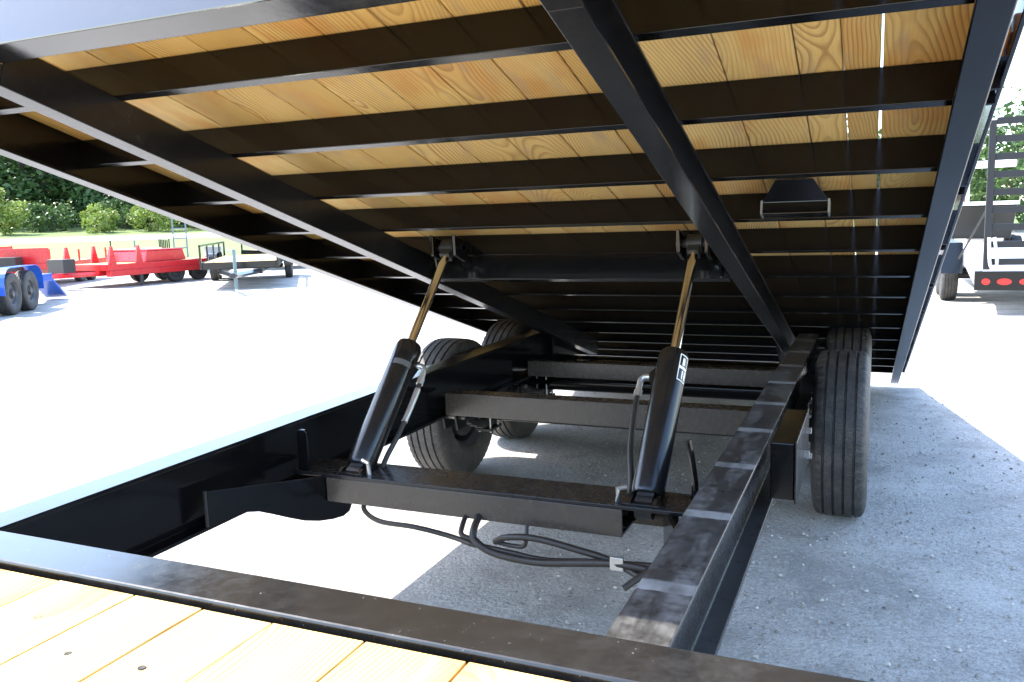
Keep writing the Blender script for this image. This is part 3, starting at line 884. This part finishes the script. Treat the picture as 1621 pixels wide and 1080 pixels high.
# ------------------------------------------------------------------ background trailers
def flat_trailer(name, label, x, y, ang, L, Wd, zd, col, wheels_y, group=None, tongue=1.3, rails=0.0, stakes=0, tb=None, planks=True,
                 fender=None, wsc=0.93, jackcol='grey', silver=False, jack=True, headboard=0.0):
    """local +y points to the tongue; origin under the middle of the deck"""
    w0 = T((x, y, 0)) @ RZ(ang)
    t = thing(name, label, "trailer", w0, group)
    h = Wd / 2
    for sx in (-1, 1):
        a, b = sorted((sx * h, sx * (h - 0.07)))
        part(MB().box(a, b, -L / 2, L / 2, zd - 0.16, zd), "side_rail", col, t, w0, bevel=0.006)
        a, b = sorted((sx * 0.42, sx * 0.52))
        part(MB().box(a, b, -L / 2 + 0.1, L / 2, zd - 0.30, zd - 0.162), "main_rail", col, t, w0)
    part(MB().box(-h + 0.072, h - 0.072, L / 2 - 0.08, L / 2 - 0.001, zd - 0.16, zd), "front_rail", col, t, w0, bevel=0.006)
    part(MB().box(-h + 0.072, h - 0.072, -L / 2 + 0.001, -L / 2 + 0.08, zd - 0.16, zd), "rear_rail", col, t, w0, bevel=0.006)
    n = int(L / 0.6)
    for i in range(1, n):
        yy = -L / 2 + i * L / n
        part(MB().box(-h + 0.072, h - 0.072, yy, yy + 0.04, zd - 0.13, zd - 0.045), "crossmember", col, t, w0)
    if planks:
        m_ = 9
        pw = (Wd - 0.15) / m_
        for i in range(m_):
            xx = -h + 0.075 + i * pw
            part(MB().box(-pw / 2 + 0.003, pw / 2 - 0.003, -L / 2 + 0.085, L / 2 - 0.085, -0.018, 0.018), "plank", 'wood', t, w0 @ T((xx + pw / 2, 0, zd - 0.024)))
    if tongue:
        for sx in (-1, 1):
            part(MB().tube([(sx * 0.47, L / 2 - 0.05, zd - 0.235), (0.03 * sx, L / 2 + tongue, zd - 0.235)], 0.058, 4), "tongue_beam", col, t, w0)
        part(MB().box(-0.06, 0.06, L / 2 + tongue - 0.05, L / 2 + tongue + 0.25, zd - 0.28, zd - 0.17), "coupler", 'iron', t, w0, bevel=0.02)
        if jack:
            jy = L / 2 + tongue * 0.72
            j = part(MB().tube([(0.0, jy, 0.10), (0.0, jy, zd + 0.32)], 0.038, 12), "jack", jackcol, t, w0, True)
            part(MB().tube([(0.0, jy, 0.02), (0.0, jy, 0.12)], 0.028, 10), "jack_leg", 'zinc', j, w0, True)
            part(MB().box(-0.09, 0.09, jy - 0.09, jy + 0.09, 0.0, 0.018), "jack_foot", 'zinc', j, w0)
            part(MB().tube([(0.0, jy, zd + 0.30), (0.14, jy, zd + 0.30), (0.14, jy, zd + 0.38)], 0.012, 6), "jack_crank", 'zinc', j, w0, True)
    r = RT * wsc
    for yy in wheels_y:
        part(MB().tube([(-h + 0.05, yy, r), (h - 0.05, yy, r)], 0.05, 10), "axle", 'iron', t, w0, True)
        for sx in (-1, 1):
            xw = sx * (h + 0.12) if fender else sx * (h - 0.18)
            wheel(t, w0 @ T((xw, yy, r)), sx, silver, wsc, False)
    if fender:
        y0, y1 = min(wheels_y) - r - 0.14, max(wheels_y) + r + 0.14
        zt = 2 * r + 0.09
        for sx in (-1, 1):
            a, b = sorted((sx * (h + 0.002), sx * (h + 0.27)))
            rc = 0.34
            arc = [(y0 + rc - rc * math.cos(a * math.pi / 12), zt - rc + rc * math.sin(a * math.pi / 12)) for a in range(7)]
            arc = [(y0, 0.38)] + arc + [(y0 + y1 - p_[0], p_[1]) for p_ in reversed(arc)] + [(y1, 0.38)]
            pr = arc + [(min(max(p_[0], y0 + 0.014), y1 - 0.014), p_[1] - (0.014 if p_[1] > 0.39 else 0)) for p_ in reversed(arc)]
            part(MB().prism(pr, a, b, 'x'), "fender", fender, t, w0)
    if rails:
        for sx in (-1, 1):
            xx = sx * (h - 0.03)
            part(MB().box(xx - 0.025, xx + 0.025, -L / 2, L / 2, zd + rails - 0.05, zd + rails), "top_rail", col, t, w0, bevel=0.005)
    if stakes:
        for sx in (-1, 1):
            xx = sx * (h - 0.03)
            for i in range(stakes):
                yy = -L / 2 + 0.03 + i * (L - 0.06) / (stakes - 1)
                part(MB().box(xx - 0.022, xx + 0.022, yy - 0.024, yy + 0.024, zd + 0.001, zd + (rails - 0.051 if rails else 0.32)), "stake_post", col, t, w0)
    if headboard:
        part(MB().box(-h, h, L / 2 - 0.06, L / 2 - 0.01, zd + 0.001, zd + headboard), "headboard", col, t, w0, bevel=0.01)
    if tb:
        y0, y1, hh, mt = tb
        bxm = MB().prism([(y0, zd + 0.002), (y1, zd + 0.002), (y1 - 0.10, zd + hh), (y0 + 0.10, zd + hh)], -h + 0.12, h - 0.12, 'x')
        b_ = part(bxm, "tool_box", mt, t, w0, bevel=0.02)
        part(MB().box(-h + 0.10, h - 0.10, y0 + 0.08, y1 - 0.08, zd + hh + 0.001, zd + hh + 0.03), "tool_box_lid", mt, b_, w0, bevel=0.01)
    return t, w0
# low red equipment trailer, tongue to the left
t, w0 = flat_trailer("equipment_trailer", "red tandem equipment trailer with raised red tool box and front jack", -18.95, 17.8, math.pi - 0.02, 4.0, 1.75, 0.62, 'red', (-0.35, -1.22), tongue=1.7, tb=(-0.75, 0.72, 0.30, 'red'), jack=False, wsc=0.82)
for yy in (1.85, 1.0):
    for sx in (-1, 1):
        part(MB().prism([(yy - 0.12, 0.622), (yy + 0.12, 0.622), (yy + 0.03, 1.08), (yy - 0.03, 1.08)], sx * 0.84 - 0.03, sx * 0.84 + 0.03, 'x'), "ramp_upright", 'red', t, w0)
part(MB().box(0.70, 0.876, -1.95, 1.95, 0.30, 0.455), "lower_side_skirt", 'red', t, w0, bevel=0.01)
part(MB().box(-0.876, -0.70, -1.95, 1.95, 0.30, 0.455), "lower_side_skirt", 'red', t, w0, bevel=0.01)
part(MB().tube([(-0.84, 0.95, 0.02), (-0.84, 0.95, 0.31)], 0.05, 10), "support_leg", 'iron', t, w0, True)
part(MB().box(-0.3, 0.3, 2.5, 2.85, 0.45, 0.80), "battery_box", 'iron', t, w0, bevel=0.01)
# red trailers further left
t, w0 = flat_trailer("equipment_trailer", "red trailer with high red rear panel half hidden behind blue trailer", -22.6, 17.6, math.pi + 0.5, 4.2, 1.8, 0.66, 'red', (-0.3, -1.1), tongue=1.4, headboard=0.42, stakes=3, wsc=0.85)
part(MB().box(-0.30, 0.30, 2.25, 2.7, 0.45, 0.86), "pump_box", 'iron', t, w0, bevel=0.01)
t, w0 = flat_trailer("equipment_trailer", "red flat trailer at far left edge of the yard", -28.5, 19.5, 0.9, 4.6, 1.9, 0.75, 'red', (-0.3, -1.1), tongue=1.4, stakes=4, wsc=0.9, headboard=0.3)
# black flatbeds behind
flat_trailer("flatbed_trailer", "long black flatbed with stake posts behind the red trailers", -27.0, 25.0, 0.85, 7.0, 2.0, 0.78, 'black', (-0.6, -1.5), tongue=1.4, rails=0.38, stakes=7, wsc=0.95)
flat_trailer("flatbed_trailer", "black railed utility trailer with teal front jack beside the red trailer", -15.65, 18.18, math.atan2(-0.6, -0.8), 6.0, 1.8, 0.66, 'black', (-1.35, -2.2), tongue=1.8, rails=0.42, stakes=5, jackcol='teal', wsc=0.9, fender='black')
flat_trailer("flatbed_trailer", "black low flatbed standing behind the railed utility trailer", -18.8, 25.6, math.pi - 0.5, 5.0, 1.9, 0.70, 'black', (-0.1, -0.95), tongue=1.3, rails=0.30, stakes=5, wsc=0.9)
# stood up ramp ladder
rt = thing("loading_ramp", "pale ladder ramp stood upright behind the red tool box", "ramp", T((-20.6, 20.8, 0)) @ RZ(0.6))
w0 = W[rt.name]
for sx in (-0.2, 0.2):
    part(MB().box(sx - 0.022, sx + 0.022, -0.02, 0.02, 0.0, 1.95), "ramp_rail", 'teal', rt, w0)
for i in range(6):
    part(MB().box(-0.177, 0.177, -0.018, 0.018, 0.25 + i * 0.31, 0.29 + i * 0.31), "ramp_rung", 'teal', rt, w0)
# drum
d = MB().lathe([(0, 0), (0.28, 0), (0.29, 0.02), (0.28, 0.04), (0.28, 0.29), (0.292, 0.31), (0.28, 0.33), (0.28, 0.58), (0.292, 0.60), (0.28, 0.62), (0.28, 0.86), (0.29, 0.88), (0.26, 0.885), (0.25, 0.87), (0.0, 0.87)], 28)
dr = part(d, "steel_drum", 'grey', None, T((-20.4, 22.0, 0)), True)
tag(dr, "grey blue steel drum standing right of the red tool box", "drum")
# blue trailer at the left edge
axd = Vector((-0.56, 0.83))
ang = math.atan2(-axd.x, axd.y)
ctr = Vector((-14.62, 10.66)) + Vector((-0.83, -0.56)) * 1.02
t, w0 = flat_trailer("blue_trailer", "bright blue trailer with tandem wheels under blue fenders", ctr.x, ctr.y, ang + math.pi, 4.6, 1.8, 0.62, 'blue', (-0.435, 0.435), fender='blue', tongue=1.4, wsc=1.0)
part(MB().box(-0.86, 0.86, 0.7, 2.2, 0.26, 0.448), "belly_box", 'blue', t, w0, bevel=0.01)
for sx in (-1, 1):
    part(MB().prism([(-2.32, 0.60), (-2.32, 0.54), (-3.3, 0.04), (-3.3, 0.09)], sx * 0.62 - 0.22, sx * 0.62 + 0.22, 'x'), "loading_ramp", 'blue', t, w0)

# ------------------------------------------------------------------ trailer on the right with ramps stood up
w0 = T((2.25, 12.5, 0))
t = thing("ramp_trailer", "black equipment trailer with its slatted loading ramps stood upright and red tail lights", "trailer", w0)
part(MB().box(-1.06, 1.06, 0.0, 0.06, 0.33, 0.58), "rear_bumper", 'black_dusty', t, w0, bevel=0.008)
for i, xx in enumerate((-0.93, -0.72, -0.47, 0.47, 0.72, 0.93)):
    rr = 0.05 if abs(xx) > 0.9 else 0.085
    pr = [(xx + rr * math.cos(a * math.pi / 8), 0.445 + 0.042 * math.sin(a * math.pi / 8)) for a in range(16)]
    part(MB().prism(pr, -0.018, -0.001, 'y'), "tail_light", 'redlens', t, w0)
for sx in (-1, 1):
    a, b = sorted((sx * 1.06, sx * 0.97))
    part(MB().prism([(0.062, 0.40), (0.062, 0.60), (1.2, 0.74), (6.5, 0.74), (6.5, 0.56), (1.3, 0.56)], a, b, 'x'), "side_rail", 'galv' if sx < 0 else 'black', t, w0, bevel=0.006)
    a, b = sorted((sx * 1.075, sx * 1.36))
    zt = 0.90
    part(MB().prism([(1.50, 0.45), (1.62, zt), (3.55, zt), (3.7, 0.45), (3.685, 0.45), (3.54, zt - 0.012), (1.63, zt - 0.012), (1.515, 0.45)], a, b, 'x'), "fender", 'black', t, w0)
    for yy in (2.12, 3.0):
        wheel(t, w0 @ T((sx * 1.215, yy, RT)), sx, False, 1.0, False)
for yy in (2.12, 3.0):
    part(MB().tube([(-1.1, yy, RT), (1.1, yy, RT)], 0.055, 10), "axle", 'iron', t, w0, True)
part(MB().prism([(0.064, 0.565), (0.064, 0.580), (1.2, 0.722), (6.49, 0.722), (6.49, 0.70), (1.2, 0.70)], -0.968, 0.968, 'x'), "deck_plate", 'galv', t, w0)
for xx in (-0.66, 0.66):
    rp = part(MB().box(xx - 0.31, xx - 0.23, -0.02, 0.05, 0.60, 2.50, T((0, 0, 0))), "loading_ramp", 'flatblack', t, w0, bevel=0.005)
    part(MB().box(xx + 0.23, xx + 0.29, -0.02, 0.05, 0.60, 2.50), "ramp_side_bar", 'flatblack', rp, w0, bevel=0.005)
    for i in range(9):
        z = 0.66 + i * 0.223
        part(MB().box(xx - 0.229, xx + 0.229, -0.015, 0.045, z, z + 0.085), "ramp_slat", 'flatblack', rp, w0, bevel=0.004)
    part(MB().tube(spline([(xx - 0.26, -0.05, 1.02), (xx - 0.24, -0.06, 0.70), (xx - 0.20, -0.06, 0.62), (xx - 0.16, -0.06, 0.70), (xx - 0.2, -0.05, 1.02)], 5), 0.022, 8), "ramp_spring_arm", 'galv', rp, w0, True)
    part(MB().tube([(xx - 0.26, 0.03, 1.45), (xx - 0.52, 0.9, 0.70)], 0.014, 6), "ramp_chain", 'iron', rp, w0, True)
# machines parked beyond it
w0 = T((1.7, 20.6, 0))
t = thing("dump_trailer", "dark box trailer with pale top edge parked beyond the upright ramps", "trailer", w0)
part(MB().prism([(-0.9, 0.75), (0.9, 0.75), (1.0, 1.45), (-1.0, 1.45)], 0, 3.4, 'y'), "dump_box", 'black', t, w0, bevel=0.02)
part(MB().box(-1.03, 1.03, -0.04, 3.44, 1.452, 1.53), "top_edge", 'white', t, w0, bevel=0.01)
part(MB().box(-0.5, -0.4, -0.2, 3.8, 0.55, 0.748), "main_rail", 'black', t, w0)
part(MB().box(0.4, 0.5, -0.2, 3.8, 0.55, 0.748), "main_rail", 'black', t, w0)
part(MB().tube([(-0.7, 0.5, 1.531), (-0.7, 0.5, 2.25)], 0.04, 8), "tarp_post", 'galv', t, w0, True)
part(MB().tube([(0.1, 0.5, 1.531), (0.1, 0.5, 2.25)], 0.04, 8), "tarp_post", 'galv', t, w0, True)
part(MB().box(-0.95, 1.0, 0.42, 0.58, 2.252, 2.40), "tarp_box", 'white', t, w0, bevel=0.03)
for yy in (1.4, 2.25):
    part(MB().tube([(-1.0, yy, RT), (1.0, yy, RT)], 0.055, 10), "axle", 'iron', t, w0, True)
    for sx in (-1, 1):
        wheel(t, w0 @ T((sx * 1.17, yy, RT)), sx, True, 1.0, False)
w0 = T((1.2, 30.0, 0)) @ RZ(0.15)
t = thing("gooseneck_trailer", "tall black gooseneck trailer front in far row on the right", "trailer", w0)
part(MB().box(-1.2, 1.2, 0, 6, 0.85, 1.05), "deck", 'black', t, w0)
part(MB().box(-1.2, 1.2, 0, 0.12, 1.052, 2.35), "headboard", 'black_dusty', t, w0, bevel=0.02)
for sx in (-1, 1):
    part(MB().box(sx * 0.5 - 0.06, sx * 0.5 + 0.06, -1.8, 5.5, 0.55, 0.848), "main_rail", 'black', t, w0)
    part(MB().prism([(-2.3, 1.5), (-0.06, 1.5), (-0.06, 1.3), (-2.0, 1.3), (-2.1, 0.85), (-2.3, 0.85)], sx * 0.5 - 0.06, sx * 0.5 + 0.06, 'x'), "neck", 'black', t, w0)
part(MB().box(-0.9, -0.3, -2.3, -1.7, 1.52, 1.95), "tool_box", 'white', t, w0, bevel=0.02)
part(MB().box(0.2, 0.8, -2.2, -1.7, 1.52, 1.9), "tool_box", 'red', t, w0, bevel=0.02)
part(MB().tube([(-0.5, -2.2, 0.0), (-0.5, -2.2, 0.86)], 0.05, 10), "landing_leg", 'grey', t, w0, True)
part(MB().tube([(0.5, -2.2, 0.0), (0.5, -2.2, 0.86)], 0.05, 10), "landing_leg", 'grey', t, w0, True)
for yy in (3.6, 4.5):
    part(MB().tube([(-0.95, yy, RT), (0.95, yy, RT)], 0.055, 10), "axle", 'iron', t, w0, True)
    for sx in (-1, 1):
        wheel(t, w0 @ T((sx * 1.0, yy, RT)), sx, True, 1.0, False)

# ------------------------------------------------------------------ trees and shrubs
rw = random.Random(11)
fw = MB()
for i in range(36000):
    tt = rw.uniform(-95, 140)
    dd = 98 + rw.random() * 12
    p = G * dd + GT * tt
    hmax = 10.5 + 2.5 * math.sin(tt * 0.21) + 1.5 * math.sin(tt * 0.57 + 1)
    z = 2.4 + hmax * rw.random() ** 1.5
    a = Vector((rw.gauss(0, 1), rw.gauss(0, 1), rw.gauss(0, 0.6))).normalized() * rw.uniform(0.4, 0.8)
    b = a.cross(Vector((rw.gauss(0, 1), rw.gauss(0, 1), rw.gauss(0, 1)))).normalized() * rw.uniform(0.3, 0.5)
    c = Vector((p.x, p.y, z))
    q = len(fw.v)
    fw.v += [tuple(c - a), tuple(c + b), tuple(c + a), tuple(c - b)]
    fw.f.append((q, q + 1, q + 2, q + 3))
o = place("far_wood", fw.mesh("far_wood", M['leaf1'], fix=False))
tag(o, "dark far wood closing the view behind the tree row", "wood", kind="stuff")

def tree(x, y, H, rad, mat, label, seed, nclump=46, nleaf=120, size=0.30, low=0.12, name="broadleaf_tree", cat="tree", group="trees along the road", squash=1.0):
    r = random.Random(seed)
    z0 = hgt(G.dot(Vector((x, y))))
    w0 = T((x, y, z0 - 0.05))
    t = thing(name, label, cat, w0, group)
    tb = MB()
    lean = Vector((r.uniform(-0.4, 0.4), r.uniform(-0.4, 0.4), 0))
    tb.tube([Vector((0, 0, 0)), lean * 0.2 + Vector((0, 0, H * 0.25)), lean * 0.6 + Vector((0, 0, H * 0.55)), lean + Vector((0, 0, H * 0.9))], H * 0.022, 8, H * 0.005)
    cl = []
    for i in range(nclump):
        while True:
            v = Vector((r.uniform(-1, 1), r.uniform(-1, 1), r.uniform(-1, 1)))
            if 0.25 < v.length < 1: break
        if v.length < 0.7 and r.random() < 0.6: v = v.normalized() * r.uniform(0.7, 1.0)
        zc = H * (low + (1 - low) / 2)
        rz = H * (1 - low) / 2
        taper = 1 - 0.35 * max(0, v.z)
        c = Vector((v.x * rad * taper, v.y * rad * taper, zc + v.z * rz * 0.93))
        cl.append(c)
        if i % 4 == 0:
            tb.tube([lean * 0.4 + Vector((0, 0, max(0.15, c.z * 0.6))), c * 0.6 + Vector((0, 0, c.z * 0.28)), c], H * 0.008, 5, H * 0.002)
    lm = MB()
    for c in cl:
        cr = rad * r.uniform(0.14, 0.44)
        for k in range(nleaf):
            v = Vector((r.gauss(0, 1), r.gauss(0, 1), r.gauss(0, 0.75)))
            v = v.normalized() * cr * r.random() ** 0.4
            p = c + v
            if p.z < 0.05: p.z = 0.05 + r.random() * 0.2
            a = Vector((r.gauss(0, 1), r.gauss(0, 1), r.gauss(0, 0.6))).normalized()
            b = a.cross(Vector((r.gauss(0, 1), r.gauss(0, 1), r.gauss(0, 1)))).normalized()
            s_ = size * r.uniform(0.55, 1.25)
            a *= s_
            b *= s_ * 0.55
            q = len(lm.v)
            lm.v += [tuple(p - a), tuple(p + b * 0.9 + a * 0.1), tuple(p + a), tuple(p - b + a * 0.1)]
            lm.f.append((q, q + 1, q + 2, q + 3))
    part(tb, "trunk", 'bark', t, w0, True)
    place("crown", lm.mesh("crown", M[mat], fix=False), t, w0)
    return t
def at(d, tt):
    p = G * d + GT * tt
    return p.x, p.y
k = 0
names = ["tall dark leafed tree at the left end of the tree row", "dense rounded dark tree second from left in the row", "broad dark green tree third from left in the row",
         "dark tree just right of the middle of the tree row", "dark tree partly hidden by the raised deck edge", "dark tree mostly hidden behind the raised deck", "dark tree at the right end of the left hand row"]
for i, (dd, tt, H, rd_) in enumerate([(84, -13, 11, 4.6), (86, -6.5, 12, 4.9), (83, 0.5, 10.5, 4.4), (86, 7, 12, 5.0), (84, 14, 11, 4.8), (86, 21, 12, 5), (84, 29, 12, 5)]):
    x, y = at(dd, tt)
    tree(x, y, H, rd_, 'leaf1', names[i], 20 + i, low=0.04, nclump=60)
for i, (dd, tt, H, rd_, lb) in enumerate([(90, -20, 15, 6.0, "big dark tree behind the row at the far left"), (94, -9, 16, 6.5, "big dark tree behind the second and third tree"), (93, 4, 16, 6.5, "big dark tree behind the middle of the row"), (94, 17, 16, 6.5, "big dark tree behind the right part of the row")]):
    x, y = at(dd, tt)
    tree(x, y, H, rd_, 'leaf1', lb, 60 + i, low=0.02, nclump=60, group="taller trees behind the row")
bl = ["pale green bush at left end of the row of bushes", "pale green tall bush left of the centre gap", "round bright green bush in front of dark trees", "spreading light green bush right of the round one", "low light green bush beside the deck edge", "light green bush half hidden by the deck edge"]
for i, (dd, tt, H, rd_, nc) in enumerate([(71, -10.5, 2.9, 2.0, 30), (72, -7.0, 3.7, 1.6, 34), (71, -1.0, 2.3, 1.6, 22), (71.5, 3.4, 2.7, 2.2, 36), (72, 7.0, 2.9, 2.4, 40), (72, 11.5, 2.6, 2.4, 36)]):
    x, y = at(dd, tt)
    tree(x, y, H, rd_, 'leaf3', bl[i], 190 + i * 3, nclump=nc, nleaf=80, size=0.13, low=0.0, name="roadside_bush", cat="bush", group="bushes along the road")
for i, (dd, tt, H, rd_, lb) in enumerate([(75, -13.5, 3.4, 2.6, "mid green brush behind the leftmost pale bush"), (76, -4.2, 2.2, 2.4, "low mid green brush in the gap between the pale bushes"), (76, 1.2, 2.6, 2.2, "mid green brush behind the round bright bush"), (77, 5.4, 4.0, 2.6, "tall mid green brush behind the spreading bush"), (75, 9.5, 3.2, 2.4, "mid green brush behind the bush at the deck edge")]):
    x, y = at(dd, tt)
    tree(x, y, H, rd_, 'leaf2', lb, 330 + i * 5, nclump=34, nleaf=80, size=0.15, low=0.0, name="roadside_brush", cat="brush", group="brush in front of the trees")
for i, (x, y, H, rd_, mt, lb) in enumerate([(7.0, 56, 7.2, 4.4, 'leaf2', "light green tree above the ramp trailer"), (12.0, 60, 10, 4.2, 'leaf2', "green tree at far right edge"), (1.2, 66, 6.5, 3.6, 'leaf2', "smaller green tree left of the ramp trailer"), (-6, 70, 9, 4.5, 'leaf1', "dark tree hidden behind the raised deck centre")]):
    tree(x, y, H, rd_, mt, lb, 130 + i, nclump=50, nleaf=110, size=0.22, low=0.05, group="trees on the right")
